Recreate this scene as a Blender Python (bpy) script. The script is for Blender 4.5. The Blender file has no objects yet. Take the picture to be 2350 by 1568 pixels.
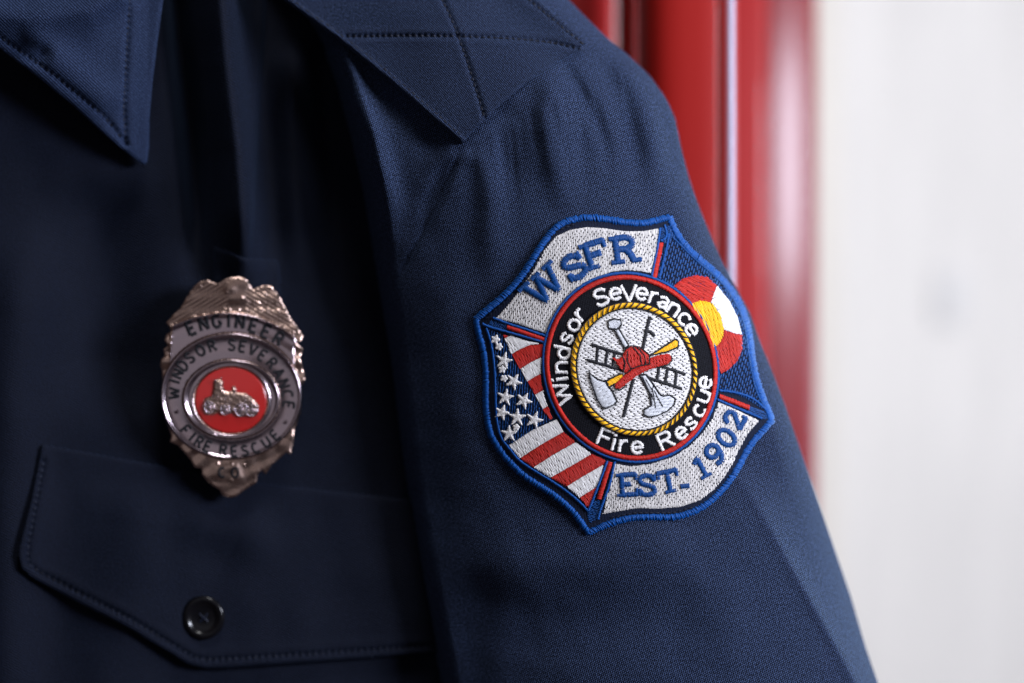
import bpy, math, random
import numpy as np
from mathutils import Vector
from mathutils.geometry import delaunay_2d_cdt

SC = bpy.context.scene
RNG = np.random.default_rng(7)
random.seed(7)
col = SC.collection

# ------------------------------------------------------------------ camera, light, exposure
D = 0.55            # distance camera - sleeve patch (m)
S = 0.00014         # metres per unit of the layout grid at the patch
CX, CY = 1175.0, 784.0
cam = bpy.data.cameras.new('camera')
camo = bpy.data.objects.new('camera', cam); col.objects.link(camo)
camo.location = (0, -D, 0); camo.rotation_euler = (math.radians(90), 0, 0)
cam.sensor_width = 36.0
cam.lens = 36.0 * D / (2350 * S)
cam.clip_start = 0.02; cam.clip_end = 50
cam.dof.use_dof = True
cam.dof.focus_distance = D + 0.003
cam.dof.aperture_fstop = (cam.lens / 1000) / 0.021
SC.camera = camo

w = bpy.data.worlds.new('World'); SC.world = w; w.use_nodes = True
nt = w.node_tree
bg = nt.nodes['Background']
tc = nt.nodes.new('ShaderNodeTexCoord')
nz = nt.nodes.new('ShaderNodeTexNoise'); nz.inputs['Scale'].default_value = 2.2; nz.inputs['Detail'].default_value = 2
rp = nt.nodes.new('ShaderNodeValToRGB')
e = rp.color_ramp.elements
e[0].position = 0.32; e[0].color = (0.03, 0.03, 0.045, 1)
e[1].position = 0.68; e[1].color = (0.44, 0.33, 0.27, 1)
m_ = rp.color_ramp.elements.new(0.52); m_.color = (0.17, 0.135, 0.16, 1)
nt.links.new(tc.outputs['Generated'], nz.inputs['Vector'])
nt.links.new(nz.outputs['Fac'], rp.inputs['Fac'])
nt.links.new(rp.outputs['Color'], bg.inputs['Color'])
bg.inputs['Strength'].default_value = 0.32

def area(name, loc, target, sx, sy, power, color=(1, 1, 1)):
    l = bpy.data.lights.new(name, 'AREA'); l.shape = 'RECTANGLE'; l.size = sx; l.size_y = sy
    l.energy = power; l.color = color
    o = bpy.data.objects.new(name, l); col.objects.link(o)
    o.location = loc
    d = Vector(target) - Vector(loc)
    o.rotation_euler = d.to_track_quat('-Z', 'Y').to_euler()
    return o
area('key_lamp', (0.80, -0.52, 0.20), (0.03, 0, 0.08), 0.34, 0.25, 18, (0.80, 0.85, 1.0))
area('ceiling_lamp', (0.12, -0.45, 1.0), (0.0, 0.02, 0.0), 0.30, 0.30, 7.5, (0.97, 0.97, 1.0))
area('back_lamp', (1.15, 0.15, 0.25), (0.75, 1.3, 0.0), 0.7, 0.7, 9.8, (1.0, 0.99, 0.98))
area('rim_lamp', (0.62, 0.42, -0.06), (0.09, 0.03, -0.08), 0.16, 0.5, 4.2, (0.50, 0.74, 1.0))

area('fill_softbox', (-0.30, -1.10, 0.22), (-0.05, 0.03, 0.0), 1.0, 0.8, 0.75, (0.93, 0.93, 1.0))  # added unseen softbox, lifts the dark body and gives the badge reflections

SC.view_settings.view_transform = 'Standard'; SC.view_settings.look = 'None'
SC.view_settings.exposure = 0; SC.view_settings.gamma = 1

# ------------------------------------------------------------------ helpers
def at(px, py, Y):
    px = np.asarray(px, float); py = np.asarray(py, float); Y = np.asarray(Y, float)
    k = S * (D + Y) / D
    return np.stack([(px - CX) * k, Y + 0 * px, (CY - py) * k], -1)
def A(*p): return np.array([(1060.9 + x * .3143, 470.0 + y * .3143) for x, y in p])
def B(*p): return np.array([(1060.9 + x * .3211, 738.6 + y * .3211) for x, y in p])
def Q(*p): return np.array([(1242.1 + x * .2569, 658.0 + y * .2569) for x, y in p])
def G(*p): return np.array([(335.7 + x * .3597, 604.3 + y * .3597) for x, y in p])

def link_mesh(name, verts, faces, mat, parent=None, uv=None, smooth=True):
    me = bpy.data.meshes.new(name)
    verts = np.ascontiguousarray(verts, dtype=np.float32)
    if isinstance(faces, np.ndarray):
        n, k = faces.shape
        me.vertices.add(len(verts)); me.vertices.foreach_set('co', verts.ravel())
        me.loops.add(n * k); me.loops.foreach_set('vertex_index', faces.astype(np.int32).ravel())
        me.polygons.add(n); me.polygons.foreach_set('loop_start', np.arange(0, n * k, k, dtype=np.int32))
        me.update(calc_edges=True)
    else:
        me.from_pydata([tuple(map(float, v)) for v in verts], [], [list(map(int, f)) for f in faces])
    if smooth: me.polygons.foreach_set('use_smooth', np.ones(len(me.polygons), dtype=bool))
    if uv is not None:
        l = me.uv_layers.new(name='UVMap')
        idx = np.empty(len(me.loops), dtype=np.int32); me.loops.foreach_get('vertex_index', idx)
        l.data.foreach_set('uv', np.ascontiguousarray(uv[idx], dtype=np.float32).ravel())
    me.validate(); me.update()
    o = bpy.data.objects.new(name, me); col.objects.link(o)
    me.materials.append(mat)
    if parent: o.parent = parent
    return o
def empty(name, label, cat, group=None):
    o = bpy.data.objects.new(name, None); col.objects.link(o); o.empty_display_size = 0.02
    o['label'] = label; o['category'] = cat
    if group: o['group'] = group
    return o

def resample(pts, step, closed=False):
    pts = np.asarray(pts, float)
    if closed: pts = np.vstack([pts, pts[:1]])
    d = np.r_[0, np.cumsum(np.hypot(*np.diff(pts, axis=0).T))]
    n = max(2, int(round(d[-1] / step)) + 1)
    t = np.linspace(0, d[-1], n)
    r = np.stack([np.interp(t, d, pts[:, 0]), np.interp(t, d, pts[:, 1])], -1)
    return r[:-1] if closed else r
def smooth_path(pts, it=2, closed=False, keep=()):
    """Chaikin corner cutting; keeps end points"""
    p = np.asarray(pts, float)
    for _ in range(it):
        if closed:
            q = np.roll(p, -1, 0)
            p = np.stack([.75 * p + .25 * q, .25 * p + .75 * q], 1).reshape(-1, 2)
        else:
            a, b = p[:-1], p[1:]
            m = np.stack([.75 * a + .25 * b, .25 * a + .75 * b], 1).reshape(-1, 2)
            p = np.vstack([p[:1], m[1:-1], p[-1:]])
    return p
def seg_dist(px, py, path):
    """distance to polyline and fraction along it"""
    path = np.asarray(path, float)
    best = np.full(np.shape(px), 1e9); fr = np.zeros(np.shape(px))
    L = np.r_[0, np.cumsum(np.hypot(*np.diff(path, axis=0).T))]
    for i in range(len(path) - 1):
        a, b = path[i], path[i + 1]; v = b - a; l2 = v @ v + 1e-9
        t = np.clip(((px - a[0]) * v[0] + (py - a[1]) * v[1]) / l2, 0, 1)
        d = np.hypot(px - a[0] - t * v[0], py - a[1] - t * v[1])
        m = d < best
        best = np.where(m, d, best); fr = np.where(m, (L[i] + t * math.sqrt(l2)) / L[-1], fr)
    return best, fr
def ridge(px, py, path, width, amp, fade=(0.15, 0.15)):
    d, f = seg_dist(px, py, path)
    k = np.clip(f / max(fade[0], 1e-3), 0, 1) * np.clip((1 - f) / max(fade[1], 1e-3), 0, 1)
    if fade[0] == 0: k = np.clip((1 - f) / max(fade[1], 1e-3), 0, 1)
    k = k * k * (3 - 2 * k)
    return -amp * k * np.exp(-(d / width) ** 2)
def groove(px, py, path, am, wd, pitch=14):
    path = np.asarray(path, float); L = np.hypot(*np.diff(path, axis=0).T).sum()
    d, f = seg_dist(px, py, path)
    return am * (.66 + .28 * np.cos(f * L / pitch * math.tau + 1.2 * np.sin(f * L / 90))) * np.exp(-(d / wd) ** 2) - am * .25 * np.exp(-((d - wd * 2.6) / (wd * 1.8)) ** 2) * (.7 + .3 * np.sin(f * L / 23.0))
def inside(px, py, poly):
    poly = np.asarray(poly); r = np.zeros(np.shape(px), bool)
    x1, y1 = poly[:, 0], poly[:, 1]; x2, y2 = np.roll(x1, -1), np.roll(y1, -1)
    for a, b, c, d in zip(x1, y1, x2, y2):
        if b == d: continue
        cond = ((b > py) != (d > py)) & (px < (c - a) * (py - b) / (d - b) + a)
        r ^= cond
    return r
def bump_noise(px, py, sc, seed=0):
    """cheap smooth value noise (sum of rotated sines)"""
    r = np.random.default_rng(seed); o = 0
    for i in range(9):
        a = r.uniform(0, math.tau); f = sc * r.uniform(.6, 1.8); ph = r.uniform(0, math.tau)
        o = o + np.sin((px * math.cos(a) + py * math.sin(a)) * f + ph)
    return o / 9

# ------------------------------------------------------------------ materials
def newmat(name):
    m = bpy.data.materials.new(name); m.use_nodes = True
    return m, m.node_tree, m.node_tree.nodes['Principled BSDF']
def N(nt, t, **k):
    n = nt.nodes.new(t)
    for a, b in k.items(): setattr(n, a, b)
    return n
def math_node(nt, op, a, b=None):
    n = N(nt, 'ShaderNodeMath', operation=op)
    for i, v in enumerate((a, b)):
        if v is None: continue
        if hasattr(v, 'links'): nt.links.new(v, n.inputs[i])
        else: n.inputs[i].default_value = v
    return n.outputs[0]
def cloth_mat(name, base, bright, rot, period=0.00062, twill=False, sheen=0.12, depth=0.00010):
    m, nt, p = newmat(name)
    uv = N(nt, 'ShaderNodeUVMap')
    mp = N(nt, 'ShaderNodeMapping'); mp.inputs['Rotation'].default_value[2] = math.radians(rot)
    nt.links.new(uv.outputs[0], mp.inputs[0])
    # slight yarn wander
    wn = N(nt, 'ShaderNodeTexNoise'); wn.inputs['Scale'].default_value = 260; wn.inputs['Detail'].default_value = 2
    nt.links.new(uv.outputs[0], wn.inputs['Vector'])
    sp = N(nt, 'ShaderNodeSeparateXYZ'); nt.links.new(mp.outputs[0], sp.inputs[0])
    wob = math_node(nt, 'MULTIPLY', wn.outputs['Fac'], 1.6)
    k = math.tau / period
    x = math_node(nt, 'ADD', math_node(nt, 'MULTIPLY', sp.outputs['X'], k), wob)
    y = math_node(nt, 'ADD', math_node(nt, 'MULTIPLY', sp.outputs['Y'], k * (0.8 if not twill else .5)), wob)
    if twill:
        h = math_node(nt, 'SINE', math_node(nt, 'ADD', x, y))
        h2 = math_node(nt, 'SINE', math_node(nt, 'MULTIPLY', y, 3.0))
        h = math_node(nt, 'ADD', math_node(nt, 'MULTIPLY', h, .8), math_node(nt, 'MULTIPLY', h2, .2))
    else:
        h = math_node(nt, 'MULTIPLY', math_node(nt, 'SINE', x), math_node(nt, 'SINE', y))
    sl = N(nt, 'ShaderNodeTexNoise'); sl.inputs['Scale'].default_value = 1500; sl.inputs['Detail'].default_value = 3
    nt.links.new(uv.outputs[0], sl.inputs['Vector'])
    hh = math_node(nt, 'ADD', math_node(nt, 'MULTIPLY', h, .5), math_node(nt, 'MULTIPLY', sl.outputs['Fac'], 1.3))
    fac = math_node(nt, 'MULTIPLY', math_node(nt, 'SUBTRACT', hh, .50), 1.25)
    mx = N(nt, 'ShaderNodeMix', data_type='RGBA')
    nt.links.new(fac, mx.inputs['Factor'])
    mx.inputs['A'].default_value = (*base, 1); mx.inputs['B'].default_value = (*bright, 1)
    mx.clamp_factor = True
    nt.links.new(mx.outputs['Result'], p.inputs['Base Color'])
    bp = N(nt, 'ShaderNodeBump'); bp.inputs['Distance'].default_value = depth; bp.inputs['Strength'].default_value = 1
    nt.links.new(hh, bp.inputs['Height']); nt.links.new(bp.outputs[0], p.inputs['Normal'])
    p.inputs['Roughness'].default_value = .78
    p.inputs['Specular IOR Level'].default_value = .12
    p.inputs['Sheen Weight'].default_value = sheen
    p.inputs['Sheen Roughness'].default_value = .45
    p.inputs['Sheen Tint'].default_value = (.30, .52, 1, 1)
    return m
def thread_mat(name, c, rough=.5, spec=.22, var=.25):
    m, nt, p = newmat(name)
    g = N(nt, 'ShaderNodeNewGeometry')
    tn = N(nt, 'ShaderNodeTexNoise'); tn.inputs['Scale'].default_value = 2600; tn.inputs['Detail'].default_value = 2
    nt.links.new(g.outputs['Position'], tn.inputs['Vector'])
    ri = math_node(nt, 'MULTIPLY', g.outputs['Random Per Island'], var)
    f = math_node(nt, 'ADD', math_node(nt, 'ADD', math_node(nt, 'MULTIPLY', tn.outputs['Fac'], .5), ri), 1 - .25 - var / 2)
    mx = N(nt, 'ShaderNodeVectorMath', operation='SCALE'); mx.inputs[0].default_value = c
    nt.links.new(f, mx.inputs['Scale'])
    nt.links.new(mx.outputs[0], p.inputs['Base Color'])
    bp = N(nt, 'ShaderNodeBump'); bp.inputs['Distance'].default_value = 0.00006
    nt.links.new(tn.outputs['Fac'], bp.inputs['Height']); nt.links.new(bp.outputs[0], p.inputs['Normal'])
    p.inputs['Roughness'].default_value = rough; p.inputs['Specular IOR Level'].default_value = spec
    return m
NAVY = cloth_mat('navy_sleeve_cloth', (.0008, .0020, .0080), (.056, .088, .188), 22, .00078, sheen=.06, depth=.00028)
NAVYB = cloth_mat('navy_body_cloth', (.0005, .0010, .0038), (.0064, .0108, .0275), -35, .00084, twill=True, sheen=.06, depth=.00016)  # same navy shirt, the body's shade mixed into a darker colour
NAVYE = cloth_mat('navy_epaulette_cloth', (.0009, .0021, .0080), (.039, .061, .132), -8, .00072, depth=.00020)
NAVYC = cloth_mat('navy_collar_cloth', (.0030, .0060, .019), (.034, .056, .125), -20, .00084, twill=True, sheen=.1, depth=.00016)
NAVYT = thread_mat('navy_sewing_thread', (.005, .007, .016))
T_BLUE = thread_mat('royal_blue_thread', (.002, .058, .25))
T_LET = thread_mat('deep_blue_letter_thread', (.0015, .044, .18))
T_BLUE2 = thread_mat('blue_fill_thread', (.002, .040, .16))
T_WHITE = thread_mat('white_thread', (.70, .68, .67), var=.16)
T_CREAM = thread_mat('white_field_thread', (.55, .525, .51), var=.3)
T_SILVER = thread_mat('silver_thread', (.56, .57, .60))
T_RED = thread_mat('red_thread', (.42, .016, .010))
T_YEL = thread_mat('yellow_thread', (.85, .44, .010))
T_BLACK = thread_mat('black_thread', (.010, .010, .014))
BACKING = cloth_mat('patch_twill', (.003, .005, .014), (.010, .016, .04), 30, .00055, twill=True, sheen=.05)

DISCM = cloth_mat('black_twill', (.0015, .0015, .003), (.009, .010, .016), 30, .0007, sheen=.0)
def paint_mat(name, c, rough=.25, coat=.6, crough=.05):
    m, nt, p = newmat(name)
    g = N(nt, 'ShaderNodeNewGeometry')
    t = N(nt, 'ShaderNodeTexNoise'); t.inputs['Scale'].default_value = 30; t.inputs['Detail'].default_value = 4
    mp = N(nt, 'ShaderNodeMapping'); mp.inputs['Scale'].default_value = (1, 1, .12)
    nt.links.new(g.outputs['Position'], mp.inputs[0]); nt.links.new(mp.outputs[0], t.inputs['Vector'])
    f = math_node(nt, 'ADD', math_node(nt, 'MULTIPLY', t.outputs['Fac'], .3), .85)
    mx = N(nt, 'ShaderNodeVectorMath', operation='SCALE'); mx.inputs[0].default_value = c
    nt.links.new(f, mx.inputs['Scale']); nt.links.new(mx.outputs[0], p.inputs['Base Color'])
    bp = N(nt, 'ShaderNodeBump'); bp.inputs['Distance'].default_value = .0001
    nt.links.new(t.outputs['Fac'], bp.inputs['Height']); nt.links.new(bp.outputs[0], p.inputs['Normal'])
    p.inputs['Roughness'].default_value = rough
    p.inputs['Specular IOR Level'].default_value = .15; p.inputs['Coat Weight'].default_value = coat; p.inputs['Coat Roughness'].default_value = crough
    return m
RED = paint_mat('red_gloss_paint', (.25, .006, .004), .6, .05)
RED2 = paint_mat('crimson_gloss_paint', (.16, .004, .006), .5, .30, .18)
HIGHLIGHT = paint_mat('painted_highlight', (.40, .38, .50), .3, .3)  # lavender-white of a highlight, put into the colour
REDD = paint_mat('dark_red_paint', (.30, .010, .010), .4, .3)
WALLM = paint_mat('white_wall_paint', (.82, .81, .805), .7, 0)
CREAM = paint_mat('cream_trim_paint', (.78, .74, .68), .6, 0)
PLATE = paint_mat('grey_plate', (.74, .745, .76), .5, 0)

def metal(name, c, rough, scale=900, bump=.00008):
    m, nt, p = newmat(name)
    g = N(nt, 'ShaderNodeNewGeometry')
    t = N(nt, 'ShaderNodeTexNoise'); t.inputs['Scale'].default_value = scale; t.inputs['Detail'].default_value = 3
    nt.links.new(g.outputs['Position'], t.inputs['Vector'])
    bp = N(nt, 'ShaderNodeBump'); bp.inputs['Distance'].default_value = bump
    nt.links.new(t.outputs['Fac'], bp.inputs['Height']); nt.links.new(bp.outputs[0], p.inputs['Normal'])
    p.inputs['Base Color'].default_value = (*c, 1); p.inputs['Metallic'].default_value = 1
    rr = math_node(nt, 'ADD', math_node(nt, 'MULTIPLY', t.outputs['Fac'], .12), rough - .06)
    nt.links.new(rr, p.inputs['Roughness'])
    return m
NICKEL = metal('aged_nickel', (.40, .28, .235), .28)
NICKELP = metal('polished_nickel', (.43, .35, .385), .17, 400, .00002)
m, nt_, p = newmat('red_enamel'); p.inputs['Base Color'].default_value = (.30, .009, .008, 1); p.inputs['Roughness'].default_value = .28
p.inputs['Coat Weight'].default_value = .5; ENAMEL = m
tn = N(nt_, 'ShaderNodeTexNoise'); tn.inputs['Scale'].default_value = 12
m, nt_, p = newmat('black_enamel'); p.inputs['Base Color'].default_value = (.004, .004, .006, 1); p.inputs['Roughness'].default_value = .5; p.inputs['Specular IOR Level'].default_value = .15; BLACKE = m
m, nt_, p = newmat('black_plastic'); p.inputs['Base Color'].default_value = (.003, .003, .004, 1); p.inputs['Specular IOR Level'].default_value = .3; p.inputs['Roughness'].default_value = .22; PLASTIC = m

# ------------------------------------------------------------------ surfaces of the shirt (depth as a function of the layout grid)
Lp = np.array([(-80, 560), (0, 650), (60, 700), (110, 738), (180, 768), (300, 802), (450, 832), (600, 854), (700, 868), (850, 888), (1000, 905), (1100, 918), (1300, 950), (1450, 978), (1568, 1000), (1680, 1022)], float)
Rp = np.array([(-80, 1225), (0, 1306), (40, 1345), (95, 1402), (125, 1440), (175, 1492), (225, 1528), (270, 1549), (330, 1561), (410, 1581), (490, 1610), (590, 1652), (640, 1678), (680, 1700), (720, 1722), (790, 1746), (860, 1775), (940, 1805), (1080, 1853), (1230, 1905), (1370, 1953), (1480, 1985), (1568, 2015), (1680, 2050)], float)
def smooth1(a, k=15):
    yy = np.arange(-80, 1681, 4.0); v = np.interp(yy, a[:, 0], a[:, 1])
    ker = np.hanning(k); ker /= ker.sum()
    v2 = np.convolve(np.pad(v, k // 2, mode='reflect', reflect_type='odd'), ker, 'valid')
    return yy, v2
LY, LV = smooth1(Lp, 21); RY, RV = smooth1(Rp, 9)
Lf = lambda y: np.interp(y, LY, LV)
Rf = lambda y: np.interp(y, RY, RV)
CREASE = smooth_path([(1600, 980), (1690, 1085), (1750, 1180), (1810, 1290), (1880, 1410), (1965, 1568), (2010, 1660)], 2)
def Ys_raw(px, py):
    L, R = Lf(py), Rf(py); t = (px - L) / (R - L)
    tc_ = np.clip(t, 0, 1)
    y = np.interp(py, [0, 300, 700, 1100, 1600], [.022, .020, .027, .032, .034]) * np.clip(1 - tc_ / .55, 0, 1) ** 1.9
    y = y + .026 * np.clip(1 - (px - L) / 58, 0, 1) ** 2.0
    y = y + .018 * np.clip((tc_ - .55) / .45, 0, 1) ** 2.2
    ed = np.clip(1 - (R - px) / 60, 0, 1)
    y = y + .012 * (1 - np.sqrt(np.clip(1 - ed ** 2, 0, 1)))
    y = y + .022 * np.clip((300 - py) / 380, 0, 1) ** 1.4          # the shoulder falls back towards the neck
    # facet past the pressed crease
    cxv = np.interp(py, CREASE[:, 1], CREASE[:, 0]); on = np.clip((py - 960) / 520, 0, 1); on = on * on * (3 - 2 * on)
    over = np.maximum(px - cxv, 0)
    y = y + on * (.00026 * (np.sqrt((px - cxv) ** 2 + 36) + px - cxv) / 2) - on * .0012 * np.exp(-((px - cxv) / 18) ** 2)
    return y
FOLDS = [
    ([(1286, 132), (1320, 190), (1352, 240), (1388, 330), (1400, 430)], 18, -0.00215, (.1, .5)),
    ([(1250, 135), (1262, 200), (1268, 300), (1285, 420), (1300, 520)], 35, 0.00347, (.2, .4)),
    ([(1170, 215), (1150, 280), (1160, 360), (1190, 470)], 37, -0.00170, (.2, .4)),
    ([(1075, 330), (1110, 420), (1130, 560), (1120, 700)], 37, 0.00187, (.12, .5)),
    ([(1068, 350), (1080, 400), (1090, 480), (1065, 600)], 24, -0.00120, (.15, .5)),
    ([(1055, 350), (1010, 362), (960, 400)], 18, 0.00050, (.2, .4)),
    ([(1052, 350), (1015, 400), (985, 470), (965, 560)], 17, -0.00154, (.4, .4)),
    ([(1040, 340), (960, 300), (900, 250), (840, 180), (775, 120)], 47, -0.00396, (.2, .35)),
    ([(760, 100), (800, 180), (850, 300), (885, 450), (900, 620)], 32, 0.00702, (.05, .5)),
    ([(1055, 350), (1000, 480), (940, 590), (890, 690)], 7, -0.00077, (.1, .3)),
    ([(1420, 135), (1470, 230), (1500, 340), (1510, 470)], 30, 0.00247, (.15, .4)),
    ([(1370, 120), (1430, 230), (1460, 350), (1470, 470)], 25, -0.00215, (.15, .4)),
    ([(1500, 190), (1530, 290), (1560, 420)], 17, -0.00148, (.2, .4)),
    ([(900, 650), (930, 850), (960, 1050), (1010, 1300)], 56, -0.00220, (.3, .3)),
    ([(1000, 520), (1030, 720), (1060, 950), (1150, 1200)], 62, 0.00121, (.3, .3)),
    ([(1050, 1290), (1200, 1310), (1400, 1290), (1620, 1230)], 68, 0.00248, (.25, .2)),
    ([(1080, 1470), (1250, 1450), (1450, 1420), (1700, 1420)], 87, -0.00275, (.25, .25)),
    ([(1550, 1260), (1640, 1400), (1720, 1568)], 75, 0.00110, (.3, .3)),
    ([(1110, 1290), (1085, 1420), (1095, 1600)], 50, -0.00138, (.3, .1)),
]
PUCKER = []
for k in range(16):
    f = k / 15; x0 = 1085 + 330 * f; y0 = 318 - 195 * f
    PUCKER.append((x0, y0, random.uniform(-10, 45) + 20 * f, random.uniform(130, 300), random.uniform(9, 16), random.choice((-1, 1)) * random.uniform(.0003, .0007)))
for k in range(0):
    x0 = random.uniform(930, 1700); y0 = random.uniform(1230, 1480)
    PUCKER.append((x0, y0, random.uniform(60, 160), random.uniform(-60, 60), random.uniform(14, 30), random.choice((-1, 1)) * random.uniform(.0003, .0007)))
def Ys(px, py):
    px = np.asarray(px, float); py = np.asarray(py, float)
    y = Ys_raw(px, py)
    for path, wd, amp, fd in FOLDS: y = y + ridge(px, py, path, wd, amp, fd)
    for x0, y0, dx, dy, wd, amp in PUCKER: y = y + ridge(px, py, [(x0, y0), (x0 + dx * .5, y0 + dy * .55), (x0 + dx, y0 + dy)], wd, amp, (.2, .6))
    y = y + .0007 * bump_noise(px, py, .018, 3) + .0003 * bump_noise(px, py, .05, 5)
    return y
def Yb(px, py):
    px = np.asarray(px, float); py = np.asarray(py, float)
    y = .030 + .015 * np.clip(px / 860, -.2, 1.4)
    y = y + ridge(px, py, [(400, -80), (415, 100), (440, 300), (455, 500), (450, 700)], 26, -.016, (0, .5))
    y = y + ridge(px, py, [(500, -80), (520, 150), (545, 350), (560, 560), (575, 760)], 46, .019, (0, .35))
    y = y + ridge(px, py, [(740, 60), (750, 250), (770, 500), (790, 800)], 40, -.005, (.1, .5))
    y = y + ridge(px, py, [(680, 80), (670, 260), (680, 500), (690, 700)], 40, .006, (.2, .4))
    y = y + ridge(px, py, [(60, 500), (20, 900), (10, 1600)], 80, .007, (.2, 0.01))
    y = y + ridge(px, py, [(200, 380), (230, 600), (250, 1000)], 110, -.008, (.2, .3))
    y = y + ridge(px, py, [(330, 1100), (300, 1300), (250, 1600)], 110, .004, (.2, .01))
    # folded edge running down beside the badge tab
    xs = np.interp(py, [-80, 60, 300, 560, 640], [612, 606, 590, 575, 573])
    k = np.clip((620 - py) / 90, 0, 1)
    y = y + k * .0035 / (1 + np.exp(-(px - xs) / 2.2)) * np.exp(-np.clip(px - xs, 0, 200) / 70)
    y = y + .0010 * bump_noise(px, py, .014, 11) + .0004 * bump_noise(px, py, .04, 12)
    return y

def grid_sheet(name, xs0, xs1, ys, nx, Yf, mat, parent, thick=.0012, tpow=1.0, back=None):
    n = len(ys); t = np.linspace(0, 1, nx)
    PX = np.array([xs0(y) + (xs1(y) - xs0(y)) * t for y in ys]); PY = np.repeat(ys[:, None], nx, 1)
    Y = Yf(PX, PY)
    front = at(PX, PY, Y).reshape(-1, 3)
    if back is None: bk = front + np.array([0, thick, 0])
    else: bk = at(PX, PY, back(PX, PY, Y)).reshape(-1, 3)
    V = np.vstack([front, bk]); M = n * nx
    i = np.arange(n - 1)[:, None] * nx + np.arange(nx - 1)[None]
    f = np.stack([i, i + nx, i + nx + 1, i + 1], -1).reshape(-1, 4)
    fb = f[:, ::-1] + M
    e1 = np.arange(nx - 1); top = np.stack([e1, e1 + 1, e1 + 1 + M, e1 + M], -1)
    lo = (n - 1) * nx; bot = np.stack([lo + e1 + 1, lo + e1, lo + e1 + M, lo + e1 + 1 + M], -1)
    r = np.arange(n - 1) * nx; lf = np.stack([r + nx, r, r + M, r + nx + M], -1)
    q = r + nx - 1; rt = np.stack([q, q + nx, q + nx + M, q + M], -1)
    F = np.vstack([f, fb, top, bot, lf, rt])
    uv = np.stack([PX.ravel() * S, -PY.ravel() * S], -1); uv = np.vstack([uv, uv])
    return link_mesh(name, V, F, mat, parent, uv)

def tri_region(polys, spacing):
    """triangulate polygon (list: outer + holes by even-odd) with interior points"""
    polys = [resample(p, spacing, True) for p in polys]
    al = np.vstack(polys); mn, mxx = al.min(0), al.max(0)
    gx, gy = np.meshgrid(np.arange(mn[0], mxx[0], spacing), np.arange(mn[1], mxx[1], spacing * .87))
    gx[1::2] += spacing / 2
    gx, gy = gx.ravel(), gy.ravel()
    ins = np.zeros(len(gx), bool)
    for p in polys: ins ^= inside(gx, gy, p)
    dmin = np.full(len(gx), 1e9)
    for p in polys:
        c = np.vstack([p, p[:1]]); d, _ = seg_dist(gx, gy, c); dmin = np.minimum(dmin, d)
    k = ins & (dmin > spacing * .45)
    pts = [Vector(p) for P in polys for p in P] + [Vector((a, b)) for a, b in zip(gx[k], gy[k])]
    edges = []; o = 0
    for P in polys:
        edges += [(o + i, o + (i + 1) % len(P)) for i in range(len(P))]; o += len(P)
    v, e_, f, *_ = delaunay_2d_cdt(pts, edges, [], 0, 1e-5)
    v = np.array([tuple(a) for a in v]); F = np.array([list(a) for a in f])
    c = v[F].mean(1); ok = np.zeros(len(F), bool)
    for p in polys: ok ^= inside(c[:, 0], c[:, 1], p)
    F = F[ok]
    # consistent orientation
    a, b, c3 = v[F[:, 0]], v[F[:, 1]], v[F[:, 2]]
    cr = (b[:, 0] - a[:, 0]) * (c3[:, 1] - a[:, 1]) - (b[:, 1] - a[:, 1]) * (c3[:, 0] - a[:, 0])
    F[cr < 0] = F[cr < 0][:, ::-1]
    return v, F
def region_sheet(name, polys, spacing, Yf, hf, mat, parent, thick=.001, edge=0):
    """hf(px,py,dist) = height above the surface Yf in metres; solid down to the surface by thick"""
    v, F = tri_region(polys, spacing)
    d = np.full(len(v), 1e9)
    for p in polys:
        c = np.vstack([p, p[:1]]); dd, _ = seg_dist(v[:, 0], v[:, 1], c); d = np.minimum(d, dd)
    h = hf(v[:, 0], v[:, 1], d) if callable(hf) else hf + 0 * d
    Y = Yf(v[:, 0], v[:, 1])
    fr = at(v[:, 0], v[:, 1], Y - h); bk = at(v[:, 0], v[:, 1], Y - h + thick)
    n = len(v)
    ed = {}
    for t in F:
        for a, b in ((t[0], t[1]), (t[1], t[2]), (t[2], t[0])): ed[(a, b)] = 1
    bd = [(a, b) for a, b in ed if (b, a) not in ed]
    faces = [list(t) for t in F[:, ::-1]] if False else [list(t) for t in F]
    faces += [list(t[::-1] + n) for t in F]
    faces += [[b, a, a + n, b + n] for a, b in bd]
    uv = np.stack([v[:, 0] * S, -v[:, 1] * S], -1); uv = np.vstack([uv, uv])
    return link_mesh(name, np.vstack([fr, bk]), faces, mat, parent, uv)

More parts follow.
